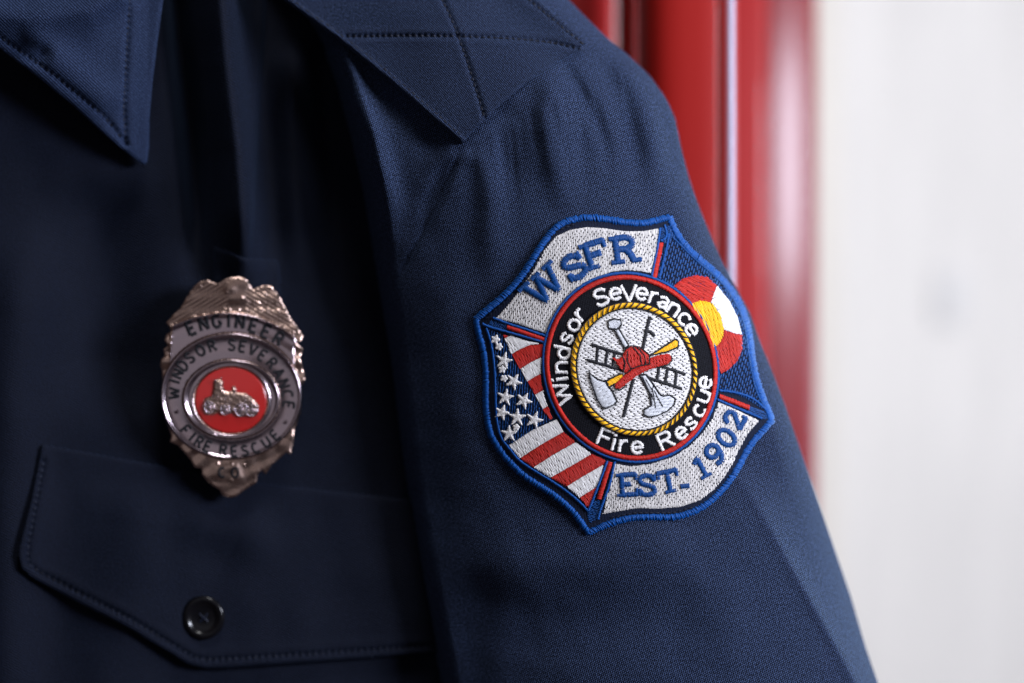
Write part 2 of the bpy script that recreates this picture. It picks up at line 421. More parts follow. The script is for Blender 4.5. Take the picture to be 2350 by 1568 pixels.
# ---------------------------------------------------------------- threads
def threads(name, segs, mat, parent, Yf, base=.0010, rad=2.0, arch=2.0, K=6, jit=.5, flat=.85, end=0.0):
    """segs: (n,4) x0 y0 x1 y1 on the layout grid. rad, arch in grid units; base in metres"""
    segs = np.asarray(segs, float)
    if len(segs) == 0: return None
    segs = segs + RNG.normal(0, jit, segs.shape) * .5
    n = len(segs)
    rad = np.broadcast_to(np.asarray(rad, float), (n,)) * RNG.uniform(.88, 1.12, n)
    arch = np.broadcast_to(np.asarray(arch, float), (n,))
    u = np.linspace(0, 1, K)
    p0, p1 = segs[:, :2], segs[:, 2:]
    c = p0[:, None] + (p1 - p0)[:, None] * u[None, :, None]
    d = p1 - p0; l = np.hypot(d[:, 0], d[:, 1]) + 1e-6; d = d / l[:, None]; nrm = np.stack([-d[:, 1], d[:, 0]], -1)
    prof = np.sin(np.pi * u) ** .6
    taper = .72 + .28 * np.sin(np.pi * u) ** .5
    a = np.array([math.pi, math.pi * .72, math.pi * .5, math.pi * .28, 0])
    off = np.cos(a); up = np.sin(a) * flat
    P = c[:, :, None, :] + nrm[:, None, None, :] * (off[None, None, :, None] * (rad[:, None] * taper[None])[..., None, None])
    H = arch[:, None, None] * prof[None, :, None] + rad[:, None, None] * up[None, None, :] - .3 + end
    X = P[..., 0]; Z = P[..., 1]
    Y = Yf(X, Z) - base - H * S
    V = at(X, Z, Y).reshape(-1, 3)
    M = len(a); i = (np.arange(K - 1)[:, None] * M + np.arange(M - 1)[None]).ravel()
    q = np.stack([i, i + 1, i + M + 1, i + M], -1)
    F = (q[None] + (np.arange(n) * K * M)[:, None, None]).reshape(-1, 4)
    return link_mesh(name, V, F, mat, parent)
def satin(path, width, step=3.3, slant=.0, closed=False, taper=0):
    p = resample(path, step, closed)
    if closed: t = np.roll(p, -1, 0) - np.roll(p, 1, 0)
    else: t = np.gradient(p, axis=0)
    t /= np.hypot(t[:, 0], t[:, 1])[:, None] + 1e-9
    nr = np.stack([-t[:, 1], t[:, 0]], -1)
    wv = np.full(len(p), width / 2.0)
    if taper: 
        k = np.linspace(0, 1, len(p)); wv = wv * np.clip(np.minimum(k, 1 - k) / taper, .35, 1)
    a = p - nr * wv[:, None] - t * slant; b = p + nr * wv[:, None] + t * slant
    return np.hstack([a, b])
def fill(polys, ang, spacing=3.6, seg=None, stag=None, minl=3, gap=0):
    """scan-line stitches of a polygon, cut into running lengths seg"""
    ca, sa = math.cos(math.radians(ang)), math.sin(math.radians(ang))
    R = np.array([[ca, sa], [-sa, ca]]); rp_ = [np.asarray(p) @ R.T for p in polys]
    al = np.vstack(rp_); out = []
    for k, y in enumerate(np.arange(al[:, 1].min() + spacing * .4, al[:, 1].max(), spacing)):
        xs = []
        for p in rp_:
            q = np.roll(p, -1, 0)
            m = (p[:, 1] > y) != (q[:, 1] > y)
            xs += list(p[m, 0] + (y - p[m, 1]) / (q[m, 1] - p[m, 1]) * (q[m, 0] - p[m, 0]))
        xs.sort()
        for a, b in zip(xs[::2], xs[1::2]):
            if b - a < minl: continue
            if seg is None: cuts = [a, b]
            else:
                o = (k * stag) % seg if stag else (k % 3) * seg / 3
                g = np.arange(math.floor(a / seg) * seg + o - seg, b, seg) + RNG.normal(0, 1.6, 1)
                cuts = [a] + [x for x in g if a + seg * .3 < x < b - seg * .3] + [b]
            for c, d in zip(cuts[:-1], cuts[1:]): out.append((c + gap / 2, y, d - gap / 2, y))
    if not out: return np.zeros((0, 4))
    o = np.array(out); return np.hstack([o[:, :2] @ R, o[:, 2:] @ R])
def dashes(path, dash, gap):
    p = resample(path, 1.0); n = len(p); i = 0; out = []
    while i + dash < n:
        out.append((*p[i], *p[min(n - 1, i + dash)])); i += dash + gap
    return np.array(out)

# ---------------------------------------------------------------- stroke glyphs (cap height 1, y up)
def arc(cx, cy, rx, ry, a0, a1, n=12):
    return [(cx + rx * math.cos(math.radians(a0 + (a1 - a0) * i / n)), cy + ry * math.sin(math.radians(a0 + (a1 - a0) * i / n))) for i in range(n + 1)]
S_CURVE = lambda w_, h: [(w_ / 2 + x * w_ / 2, h / 2 + y * h / 2) for x, y in
    [(.9, .62), (.6, .9), (0, 1), (-.6, .9), (-.92, .55), (-.6, .18), (0, 0), (.62, -.18), (.95, -.55), (.6, -.9), (0, -1), (-.65, -.88), (-.95, -.6)]]
xh = .70
GL = {
 'W': (1.0, [[(0, 1), (.25, 0), (.5, .85), (.75, 0), (1, 1)]]),
 'V': (.7, [[(0, 1), (.35, 0), (.7, 1)]]),
 'v': (.55, [[(0, .8), (.28, 0), (.56, .8)]]),
 'i': (.05, [[(0, 0), (0, xh)], [(0, .92), (0, 1.0)]]),
 'I': (.05, [[(0, 0), (0, 1)]]),
 'n': (.45, [[(0, 0), (0, xh)], [(0, xh * .75)] + arc(.24, .46, .21, .24, 150, 0, 7) + [(.45, 0)]]),
 'd': (.48, [arc(.24, xh / 2, .24, xh / 2, 20, 340, 12), [(.48, 0), (.48, 1.05)]]),
 's': (.42, [S_CURVE(.42, xh)]),
 'o': (.5, [arc(.25, xh / 2, .25, xh / 2, 0, 360, 14)]),
 'r': (.3, [[(0, 0), (0, xh)], [(0, xh * .6), (.12, xh * .95), (.3, xh)]]),
 'S': (.62, [S_CURVE(.62, 1)]),
 'e': (.5, [[(.02, xh * .5), (.5, xh * .5)] + arc(.25, xh / 2, .25, xh / 2, 0, 315, 13)]),
 'a': (.45, [[(.05, xh * .85), (.22, xh), (.42, xh * .85), (.42, 0)], [(.42, xh * .55), (.2, xh * .5), (.03, xh * .25), (.16, 0), (.42, xh * .2)]]),
 'c': (.46, [arc(.25, xh / 2, .25, xh / 2, 45, 315, 11)]),
 'u': (.45, [[(0, xh)] + arc(.22, .22, .21, .21, 180, 340, 7) + [(.45, .25)], [(.45, 0), (.45, xh)]]),
 'F': (.55, [[(0, 0), (0, 1), (.55, 1)], [(0, .52), (.45, .52)]]),
 'R': (.6, [[(0, 0), (0, 1), (.35, 1)] + arc(.35, .76, .22, .24, 90, -90, 7) + [(0, .52)], [(.28, .5), (.6, 0)]]),
 'E': (.55, [[(.55, 0), (0, 0), (0, 1), (.55, 1)], [(0, .52), (.48, .52)]]),
 'N': (.62, [[(0, 0), (0, 1), (.62, 0), (.62, 1)]]),
 'G': (.68, [arc(.34, .5, .34, .5, 50, 350, 14) + [(.68, .45), (.4, .45)]]),
 'D': (.62, [[(0, 0), (0, 1), (.28, 1)] + arc(.28, .5, .34, .5, 90, -90, 9) + [(0, 0)]]),
 'O': (.7, [arc(.35, .5, .35, .5, 0, 360, 16)]),
 'A': (.7, [[(0, 0), (.35, 1), (.7, 0)], [(.14, .36), (.56, .36)]]),
 'C': (.66, [arc(.35, .5, .34, .5, 48, 312, 12)]),
 'U': (.62, [[(0, 1)] + arc(.31, .32, .31, .32, 180, 360, 8) + [(.62, 1)]]),
}
SLAB = {
 'W': (1.35, [[(.18, 1), (.42, 0), (.66, .92)], [(.66, .92), (.9, 0), (1.16, 1)]], [[(0, 1), (.38, 1)], [(.52, 1), (.80, 1)], [(.98, 1), (1.35, 1)]]),
 'S': (.8, [[(.70, .72), (.58, .93), (.38, 1), (.16, .93), (.08, .75), (.2, .58), (.4, .5), (.62, .40), (.72, .22), (.62, .06), (.4, 0), (.18, .06), (.08, .28)]], [[(.72, .98), (.72, .68)], [(.06, .02), (.06, .32)]]),
 'F': (.85, [[(.2, 0), (.2, 1)], [(.2, 1), (.82, 1)], [(.2, .52), (.58, .52)]], [[(0, 0), (.44, 0)], [(0, 1), (.3, 1)], [(.82, 1.02), (.82, .72)], [(.58, .64), (.58, .4)]]),
 'R': (1.0, [[(.2, 0), (.2, 1)], [(.2, 1), (.5, 1)] + arc(.5, .76, .25, .24, 90, -90, 7) + [(.2, .52)], [(.48, .5), (.62, .36), (.74, 0)]], [[(0, 0), (.42, 0)], [(0, 1), (.3, 1)], [(.7, 0), (.98, 0)]]),
 'E': (.85, [[(.2, 0), (.2, 1)], [(.2, 1), (.8, 1)], [(.2, .52), (.55, .52)], [(.2, 0), (.8, 0)]], [[(0, 0), (.3, 0)], [(0, 1), (.3, 1)], [(.8, 1.02), (.8, .74)], [(.8, -.02), (.8, .28)]]),
 'T': (.9, [[(.45, 0), (.45, 1)], [(.06, 1), (.84, 1)]], [[(.24, 0), (.66, 0)], [(.05, 1.02), (.05, .72)], [(.85, 1.02), (.85, .72)]]),
 '1': (.5, [[(.27, 0), (.27, 1), (.05, .8)]], [[(.05, 0), (.5, 0)]]),
 '9': (.62, [arc(.31, .68, .27, .31, 0, 360, 14), [(.58, .68), (.54, .3), (.35, .02), (.1, .06)]], []),
 '0': (.62, [arc(.31, .5, .27, .48, 0, 360, 16)], []),
 '2': (.62, [[(.06, .72), (.16, .95), (.36, 1), (.55, .86), (.54, .64), (.3, .34), (.05, .04), (.6, .04)]], [[(.6, -.02), (.6, .2)]]),
 '-': (.35, [[(.0, .40), (.33, .40)]], []),
}
def place(strokes, wd, cen, rot, h, hw=None, xh_center=.5):
    hw = hw or h; r = math.radians(rot); c, s_ = math.cos(r), math.sin(r); out = []
    for st in strokes:
        st = np.asarray(st, float)
        x = (st[:, 0] - wd / 2) * hw; y = -(st[:, 1] - xh_center) * h
        out.append(np.stack([cen[0] + x * c + y * s_, cen[1] - x * s_ + y * c], -1))
    return out

# ================================================================== STRUCTURE: background
def box(name, x0, x1, y0, y1, z0, z1, mat, parent=None, bev=.002):
    import bmesh
    bm = bmesh.new(); bmesh.ops.create_cube(bm, size=1)
    for v in bm.verts:
        v.co = ((x0 + x1) / 2 + v.co.x * (x1 - x0), (y0 + y1) / 2 + v.co.y * (y1 - y0), (z0 + z1) / 2 + v.co.z * (z1 - z0))
    if bev: bmesh.ops.bevel(bm, geom=bm.edges[:], offset=bev, segments=3, affect='EDGES', profile=.5)
    me = bpy.data.meshes.new(name); bm.to_mesh(me); bm.free(); me.materials.append(mat)
    me.polygons.foreach_set('use_smooth', np.ones(len(me.polygons), dtype=bool))
    try: me.set_sharp_from_angle(angle=math.radians(40))
    except Exception: pass
    o = bpy.data.objects.new(name, me); col.objects.link(o)
    if parent: o.parent = parent
    return o
def tube(name, x, y, r, z0, z1, mat, parent, sq=2.0, ry=None, rot=0):
    n = 128; ry = ry or r
    a = np.linspace(0, math.tau, n, endpoint=False)
    cx = np.sign(np.cos(a)) * np.abs(np.cos(a)) ** (2 / sq); cy = np.sign(np.sin(a)) * np.abs(np.sin(a)) ** (2 / sq)
    c_, s_ = math.cos(math.radians(rot)), math.sin(math.radians(rot)); cx, cy = cx * c_ - cy * s_, cx * s_ + cy * c_
    V = np.vstack([np.stack([x + r * cx, y + ry * cy, 0 * a + z], -1) for z in (z0, z1)])
    F = [[i, (i + 1) % n, (i + 1) % n + n, i + n] for i in range(n)] + [list(range(n))[::-1], list(range(n, 2 * n))]
    o = link_mesh(name, V, F, mat, parent)
    try: o.data.set_sharp_from_angle(angle=math.radians(50))
    except Exception: pass
    return o
wall = box('wall', -1.2, 2.2, 1.30, 1.36, -1.2, 1.5, WALLM, None, 0); wall['kind'] = 'structure'

cab = empty('red_cabinet', 'glossy red metal cabinet frame with upright posts behind the shirt sleeve', 'cabinet')
def pxX(px, Y): return (px - CX) * S * (D + Y) / D
tube('post', pxX(1578, .115), .115, (112 * S) * (D + .115) / D, -.5, .5, RED, cab, 2.7)
tube('post_highlight', pxX(1677, .095), .095, (8.5 * S) * (D + .095) / D, -.5, .5, HIGHLIGHT, cab, 2)  # pale strip standing in for the highlight along the post's right edge
tube('post', pxX(1778, .36), .36, (84 * S) * (D + .36) / D, -.5, .6, RED2, cab, 4.0, rot=13.9)
box('back_panel', pxX(1180, .20), pxX(1412, .20), .20, .22, -.5, .6, REDD, cab, .003)
box('frame_strip', pxX(1426, .16), pxX(1462, .16), .15, .19, -.5, .6, RED, cab, .004)
box('side_panel', pxX(1440, .30), pxX(1762, .30), .30, .33, -.5, .6, REDD, cab, .003)

tr = empty('door_frame', 'cream painted upright trim between the red post and white wall', 'door frame')
box('trim_board', pxX(1775, 1.05), pxX(1925, 1.05), 1.05, 1.29, -1.2, 1.4, CREAM, tr, .01)
sw = empty('wall_plate', 'small blurred grey plate on the white wall', 'wall plate')
box('plate', pxX(2160, 1.27), pxX(2225, 1.27), 1.292, 1.304, pxX(0, 0) * 0 + (CY - 745) * S * 3.3, (CY - 620) * S * 3.3, PLATE, sw, .004)

# ================================================================== THE SHIRT
shirt = empty('uniform_shirt', 'dark navy blue uniform shirt with epaulette, pocket flap and embroidered sleeve patch', 'shirt')
ys = np.arange(-80, 1681, 5.0)
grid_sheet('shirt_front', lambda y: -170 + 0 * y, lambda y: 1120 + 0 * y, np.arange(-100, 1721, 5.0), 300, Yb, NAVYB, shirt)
def back_of(PX, PY, Y):
    L, R = Lf(PY), Rf(PY); t = np.clip((PX - L) / (R - L), 0, 1)
    edge = Y
    return np.maximum(Y + .0012, .047 + .03 * np.sqrt(np.clip(1 - (2 * t - 1) ** 2, 0, 1)))
grid_sheet('sleeve', lambda y: Lf(y), lambda y: Rf(y), np.arange(-80, 1681, 3.0), 420, Ys, NAVY, shirt, back=back_of)

# epaulette
EP = np.array([(560, -75), (650, 0), (715, 47), (780, 95), (840, 143), (900, 192), (980, 262), (1060, 330), (1085, 302), (1110, 277), (1150, 240), (1210, 190), (1275, 145), (1345, 101), (1290, 48), (1225, -10), (1150, -75)], float)
ST_A = smooth_path([(795, 84), (950, 82), (1080, 84), (1200, 90), (1270, 98), (1338, 114)], 2)
ST_B = smooth_path([(1000, -30), (1035, 40), (1062, 110), (1088, 190), (1112, 272)], 2)
ST_C = smooth_path([(1180, -30), (1215, 0), (1275, 50), (1338, 101)], 1)
def Ye(px, py):
    pl = .0215 - .0195 * np.clip((px - 600) / 480, -.2, 1) + .020 * np.clip((330 - py) / 420, 0, 1.2) ** 1.3 * np.clip((px - 620) / 500, 0, 1)
    ys_ = Ys_raw(px, py) - .0014
    k = .002; h = np.clip(.5 + .5 * (ys_ - pl) / k, 0, 1)
    y = ys_ * (1 - h) + pl * h - k * h * (1 - h)
    for s_, am in ((ST_A, .0012), (ST_B, .0010), (ST_C, .0008)):
        y = y + groove(px, py, s_, am * .95, 5)
    d, _ = seg_dist(px, py, EP[1:8]); y = y - .0008 * np.exp(-((d - 8) / 6) ** 2)
    y = y + .0012 * bump_noise(px, py, .022, 31)
    return y
ep = region_sheet('epaulette', [EP], 3.6, Ye, lambda x, y, d: -.0006 * np.exp(-(d / 4) ** 2), NAVYE, shirt, .0016)
threads('stitching', np.vstack([dashes(ST_A, 9, 5), dashes(ST_B, 9, 5), dashes(ST_C, 9, 5)]), NAVYT, ep, Ye, 0, 2.1, .7, 5)
threads('hem_stitching', dashes(smooth_path([(668, -2), (790, 84), (905, 176), (1060, 312)], 1), 9, 5), NAVYT, ep, Ye, 0, 1.5, .5, 5)

# collar
CO = np.array([(-150, -90), (-150, 5), (-60, 70), (0, 112), (80, 172), (170, 245), (250, 318), (318, 372), (330, 379), (338, 372), (342, 340), (343, 270), (350, 190), (362, 90), (376, -10), (384, -90)], float)
def Yc(px, py):
    y = .016 + .009 * np.clip(px / 340, -.4, 1) ** 2 + .012 * np.clip((py) / 380, 0, 1) ** 2 - .006 * np.clip(py / 380, 0, 1)
    y = y + ridge(px, py, [(-100, 20), (60, 40), (200, 20), (300, -40)], 40, .006, (.1, .1))
    y = y + ridge(px, py, [(40, 60), (150, 150), (280, 260)], 36, .0025, (.2, .2))
    y = y + ridge(px, py, [(-60, 130), (50, 110), (130, 130)], 22, -.003, (.2, .2))
    y = y + groove(px, py, [(302, -60), (292, 90), (284, 250), (288, 330)], .0011, 6, 15)
    y = y + groove(px, py, [(-80, 30), (120, 170), (240, 268), (288, 330)], .0011, 6, 15)
    return y + .0007 * bump_noise(px, py, .03, 41)
co = region_sheet('collar', [CO], 3.8, Yc, lambda x, y, d: -.0006 * np.exp(-(d / 4) ** 2), NAVYC, shirt, .0016)
threads('stitching', np.vstack([dashes([(302, -60), (292, 90), (284, 250), (288, 325)], 9, 6), dashes([(-80, 30), (120, 170), (240, 268), (285, 325)], 9, 6)]), NAVYT, co, Yc, 0, 1.5, .5, 5)

# badge tab sewn on the front
TB = np.array([(492, 566), (520, 574), (560, 592), (640, 598), (645, 640), (640, 800), (488, 800), (486, 640)], float)
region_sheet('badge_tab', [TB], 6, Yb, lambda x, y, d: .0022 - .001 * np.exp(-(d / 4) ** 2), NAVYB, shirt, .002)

# pocket flap
FL = np.array([(100, 1021), (130, 1026), (330, 1062), (620, 1112), (900, 1142), (1110, 1160), (1110, 1485), (1000, 1497), (800, 1513), (640, 1524), (520, 1533), (470, 1534), (430, 1524), (300, 1445), (180, 1384), (80, 1330), (50, 1306), (42, 1275), (48, 1240), (72, 1150), (88, 1070), (95, 1028)], float)
FEDGE = FL[12:19]
def Yfl(px, py):
    y = Yb(px, py) - .0020 - .0022 * np.clip((py - 1030) / 480, 0, 1)
    d, _ = seg_dist(px, py, np.vstack([FL, FL[:1]]))
    y = y + groove(px, py, [(100, 1060), (66, 1240), (62, 1290), (90, 1314), (310, 1427), (440, 1508), (480, 1516), (760, 1498), (1000, 1482)], .0010, 6, 15)
    y = y + ridge(px, py, [(380, 1180), (560, 1220), (640, 1330)], 60, .003, (.3, .3)) + .0012 * np.exp(-(((px - 467) / 60) ** 2 + ((py - 1418) / 60) ** 2)) + .0007 * bump_noise(px, py, .03, 51)
    return y
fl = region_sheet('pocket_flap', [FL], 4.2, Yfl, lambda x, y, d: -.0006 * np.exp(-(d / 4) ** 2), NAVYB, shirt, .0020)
threads('stitching', dashes(smooth_path([(100, 1060), (66, 1240), (62, 1290), (90, 1314), (310, 1427), (440, 1508), (480, 1516), (760, 1498), (1000, 1482)], 2), 9, 6), NAVYT, fl, Yfl, 0, 1.4, .4, 5)

# button: lathe with raised rim and four holes
def lathe_px(name, cx, cy, prof, Y0, mat, parent, n=48):
    V = []; F = []
    for r, h in prof:
        a = np.linspace(0, math.tau, n, endpoint=False)
        V.append(at(cx + r * np.cos(a), cy + r * np.sin(a) * 1.04, Y0 - h * S + 0 * a))
    V = np.vstack(V); m = len(prof)
    for j in range(m - 1):
        for i in range(n): F.append([j * n + i, j * n + (i + 1) % n, (j + 1) * n + (i + 1) % n, (j + 1) * n + i])
    F.append([(m - 1) * n + i for i in range(n)])
    return link_mesh(name, V, F, mat, parent)
yb = float(Yfl(467, 1418))
bt = lathe_px('button', 467, 1418, [(47, -2), (49, 3), (48, 9), (44, 13), (39, 14), (35, 12), (31, 8), (22, 6), (12, 5.5), (1, 5.5)], yb - .0008, PLASTIC, fl)
threads('button_thread', np.array([(457, 1408, 477, 1428), (477, 1408, 457, 1428), (457, 1412, 477, 1424)]), NAVYT, fl, lambda x, y: yb + 0 * x, .0016, 2.5, 2, 6)

# ================================================================== THE PATCH
patch = None
BO = [A((100, 835), (160, 785), (300, 672), (420, 545), (500, 425), (560, 325), (640, 212), (710, 145), (800, 108), (930, 92), (1060, 107), (1200, 132), (1320, 137), (1430, 113), (1515, 92)),
      A((1515, 92), (1545, 180), (1620, 290), (1720, 390), (1820, 470), (1900, 545), (1985, 650), (2045, 760), (2085, 880), (2105, 1000), (2118, 1120), (2140, 1250), (2180, 1370), (2262, 1545)),
      B((2213, 702), (2165, 762), (2100, 830), (2040, 910), (1990, 1010), (1930, 1110), (1860, 1200), (1770, 1290), (1650, 1362), (1500, 1402), (1350, 1395), (1200, 1400), (1050, 1440), (960, 1480), (905, 1508)),
      B((905, 1508), (860, 1450), (790, 1355), (700, 1272), (600, 1202), (500, 1142), (400, 1070), (300, 960), (222, 850), (182, 740), (167, 600), (170, 450), (165, 300), (145, 180), (115, 80), (98, -19))]
BO[1][-1] = BO[2][0]
BO = [smooth_path(b, 2) for b in BO]
OUT = np.vstack([b[:-1] for b in BO])
def Yp(px, py):                     # the patch bridges the small wrinkles of the sleeve
    px = np.asarray(px, float); py = np.asarray(py, float)
    return Ys_raw(px, py) - .0006 + .0006 * bump_noise(px, py, .012, 77)
def sheet_lift(x, y, d): return .0006 + 0 * d
patch = region_sheet('sleeve_patch', [OUT], 7, Yp, sheet_lift, BACKING, shirt, .0016)
patch['label'] = 'embroidered fire department patch with blue border sewn to the sleeve'
PB = .0006   # backing height

def shrink(poly, d):
    poly = np.asarray(poly); t = np.roll(poly, -1, 0) - np.roll(poly, 1, 0)
    t /= np.hypot(t[:, 0], t[:, 1])[:, None] + 1e-9
    nr = np.stack([-t[:, 1], t[:, 0]], -1)
    return poly + nr * d
segs = np.vstack([satin(b, 15.5, 3.0, 2.2) for b in BO])
threads('border', segs, T_BLUE, patch, Yp, PB - .0003, 1.75, RNG.normal(6.6, .7, len(segs)), 8, 1.3)

# inner blue outline of the fields (thin satin)
WT = A((240, 832), (330, 738), (430, 608), (520, 480), (600, 330), (685, 228), (790, 180), (920, 160), (1050, 170), (1180, 190), (1320, 190), (1440, 168), (1428, 260), (1402, 400), (1385, 505), (1300, 488), (1200, 480), (1090, 492), (960, 540), (840, 620), (740, 730), (680, 820), (622, 945), (500, 905), (400, 870))
WB = B((1085, 1010), (1200, 1030), (1350, 1012), (1500, 965), (1620, 890), (1720, 790), (1790, 690), (1830, 570), (1950, 620), (2125, 705), (2045, 795), (1985, 900), (1935, 1010), (1875, 1110), (1795, 1205), (1700, 1278), (1560, 1325), (1400, 1340), (1250, 1335), (1100, 1360), (1000, 1378), (1050, 1200))
threads('white_field', fill([WT], 100, 3.1, 20, 7.9, gap=2.2), T_CREAM, patch, Yp, PB, 1.70, 1.0, 5, .6)
threads('white_field', fill([WB], 102, 3.1, 20, 7.9, gap=2.2), T_CREAM, patch, Yp, PB, 1.70, 1.0, 5, .6)

# ellipse system of the round centre
CO_, CI_ = Q((799, 722))[0], Q((827, 737))[0]
RO, RI = np.array([203.5, 219.5]), np.array([148.0, 156.0])
def ell(r, ang):
    """r: 1 = outer blue edge, .72 = outer rope edge; ang degrees clockwise from up"""
    ang = np.radians(ang); k = np.clip((r - .72) / .28, -.4, 1.2)
    c = CI_ + (CO_ - CI_) * k
    R_ = RI * (r / .72) * (1 - np.clip(k, 0, 1.2)) + RO * r * np.clip(k, 0, 1.2) if r >= .72 else RI * (r / .72)
    sh = .065
    x = R_[0] * np.sin(ang); y = -R_[1] * np.cos(ang)
    return np.stack([c[0] + x + sh * y * .5, c[1] + y + sh * x * .5], -1)
ALL = np.arange(0, 360, 4)
RING_OUT = ell(1.0, ALL)

# right blue field
RB = np.vstack([A((1520, 160), (1590, 285), (1700, 400), (1800, 480), (1880, 550), (1960, 650), (2020, 760), (2062, 880), (2083, 1000), (2096, 1120), (2118, 1250), (2140, 1350)), B((2160, 640), (2000, 540), (1840, 480)), ell(.985, np.arange(98, 24, -6)), A((1400, 530), (1475, 300), (1470, 200))])
threads('blue_field', fill([RB], 105, 5.8, 15, 8.1, gap=3.5), T_BLUE2, patch, Yp, PB, 2.1, 1.4, 5, .9)

# sun disc and letter C
C_all = A((1545, 592), (1610, 540), (1700, 515), (1790, 530), (1860, 590), (1950, 700), (2010, 820), (2040, 950), (2045, 1050), (2010, 1140), (1950, 1200), (1885, 1238), (1868, 1130), (1830, 1010), (1780, 880), (1700, 760), (1620, 660))
def cut(poly, keep_pts): return poly
REDT = A((1545, 592), (1610, 540), (1700, 515), (1790, 530), (1860, 590), (1840, 650), (1815, 715), (1740, 700), (1680, 725), (1620, 660))
WHI = A((1860, 590), (1950, 700), (2010, 820), (2042, 950), (1980, 935), (1910, 912), (1890, 820), (1850, 750), (1815, 712), (1838, 650))
REDB = A((2042, 952), (2045, 1050), (2010, 1140), (1950, 1200), (1885, 1238), (1868, 1130), (1835, 1045), (1880, 1010), (1905, 960), (1910, 915), (1980, 935))
YEL = A((1675, 722), (1740, 700), (1812, 712), (1852, 750), (1892, 820), (1910, 912), (1902, 965), (1880, 1010), (1835, 1050), (1800, 960), (1750, 850), (1700, 770))
threads('letter_c', fill([REDT], 25, 2.9, 42, 15), T_RED, patch, Yp, PB + .0003, 1.7, 1.8, 7, .6)
threads('letter_c', fill([REDB], 70, 2.9, 42, 15), T_RED, patch, Yp, PB + .0003, 1.7, 1.8, 7, .6)
threads('white_band', fill([WHI], -25, 2.9, 42, 15), T_WHITE, patch, Yp, PB + .0003, 1.7, 1.6, 7, .6)
threads('sun_disc', fill([YEL], 65, 2.9, 40, 13), T_YEL, patch, Yp, PB + .0005, 1.7, 1.8, 7, .6)

# flag: canton and stripes
CAN = B((185, 50), (285, 92), (350, 212), (430, 352), (520, 512), (600, 652), (628, 702), (500, 775), (335, 888), (285, 830), (258, 740), (245, 600), (240, 400), (228, 250), (212, 130))
threads('canton', fill([CAN], 95, 6.2, 9, 5.3), T_BLUE2, patch, Yp, PB, 1.5, .4, 5, 1.6)
arcp = lambda a, b: ell(.99, np.arange(a, b, -5 if b < a else 5))
def stripe(poly, matl, name='stripe', ang=62):
    threads(name, fill([poly], ang, 2.7, 40, 17), matl, patch, Yp, PB, 1.6, 1.7, 7, .5)
for pts, mt in [(((285, 92), (340, 100), (300, 120)), T_RED),
                (((300, 120), (345, 98), (470, 140), (575, 158), (480, 168), (415, 195), (350, 232)), T_WHITE),
                (((352, 234), (415, 196), (480, 168), (580, 158), (575, 215), (568, 252), (490, 290), (413, 338)), T_RED),
                (((413, 338), (490, 290), (568, 252), (560, 320), (560, 372), (510, 398), (465, 428)), T_WHITE),
                (((465, 428), (510, 398), (560, 372), (565, 440), (578, 490), (520, 522)), T_RED),
                (((520, 522), (578, 490), (590, 550), (610, 605), (572, 626)), T_WHITE),
                (((572, 626), (610, 605), (645, 690), (628, 702)), T_RED),
                (((330, 885), (500, 775), (672, 698), (722, 788), (560, 880), (410, 978)), T_WHITE),
                (((410, 978), (560, 880), (722, 788), (812, 860), (650, 950), (508, 1042)), T_RED),
                (((508, 1042), (650, 950), (812, 860), (925, 945), (780, 1030), (630, 1115)), T_WHITE),
                (((630, 1115), (780, 1030), (925, 945), (1028, 992), (1010, 1020), (880, 1095), (745, 1178)), T_RED),
                (((745, 1178), (880, 1095), (1010, 1020), (985, 1160), (960, 1180), (838, 1258)), T_WHITE),
                (((838, 1258), (962, 1180), (905, 1345), (880, 1305)), T_RED)]:
    stripe(B(*pts), mt)
def star(cen, r, rot=8):
    c = B(cen)[0]; out = []
    for k in range(5):
        a = math.radians(rot + 72 * k - 90)
        tip = c + r * np.array([math.cos(a), math.sin(a)])
        ax = np.array([math.cos(a), math.sin(a)]); nr = np.array([-ax[1], ax[0]])
        for j in range(6):
            f = j / 6
            q = c + ax * r * f; wv = 6.2 * (1 - f) ** .8 + .8
            out.append((*(q - nr * wv), *(q + nr * wv)))
        out.append((*c, *tip))
    return np.array(out)
for cen, r in [((236, 128), 11), ((262, 178), 9), ((298, 278), 20), ((285, 340), 9), ((368, 428), 20), ((300, 405), 8), ((308, 540), 20), ((440, 565), 20), ((282, 650), 18), ((392, 685), 21), ((515, 702), 21), ((335, 800), 20), ((385, 755), 8)]:
    threads('star', star(cen, r, RNG.uniform(0, 30)), T_WHITE, patch, Yp, PB + .0003, 1.6, 1.5, 6, .7)

# radial bars and thin blue outlines
def line(pts, wd, matl, name, base=PB + .0002, arch=2.4, step=2.7, sm=2, closed=False, rad=1.6):
    return threads(name, satin(smooth_path(pts, sm, closed), wd, step, 1.0, closed), matl, patch, Yp, base, rad, arch, 6, .6)
for a_, b_ in [(A((330, 893))[0], A((600, 985))[0]), (A((1452, 282))[0], A((1405, 528))[0]), (B((1842, 533))[0], B((2048, 612))[0]), (B((1057, 1008))[0], B((978, 1265))[0])]:
    line(np.array([a_, b_]), 10.5, T_RED, 'radial_bar', sm=0)
for pts in [A((228, 828), (330, 868), (480, 915), (622, 962)), A((150, 870), (185, 890), (330, 930), (610, 1008)),
            A((1446, 172), (1425, 330), (1385, 515)), A((1510, 215), (1492, 320), (1440, 530)),
            B((1840, 490), (1960, 505), (2080, 545), (2165, 620)), B((1828, 558), (1950, 610), (2140, 690)),
            B((1035, 1000), (990, 1120), (920, 1310), (900, 1350)), B((1088, 1005), (1050, 1180), (990, 1330), (970, 1410)),
            A((1480, 150), (1500, 235), (1455, 262)), ]:
    line(pts, 5.5, T_BLUE, 'outline')
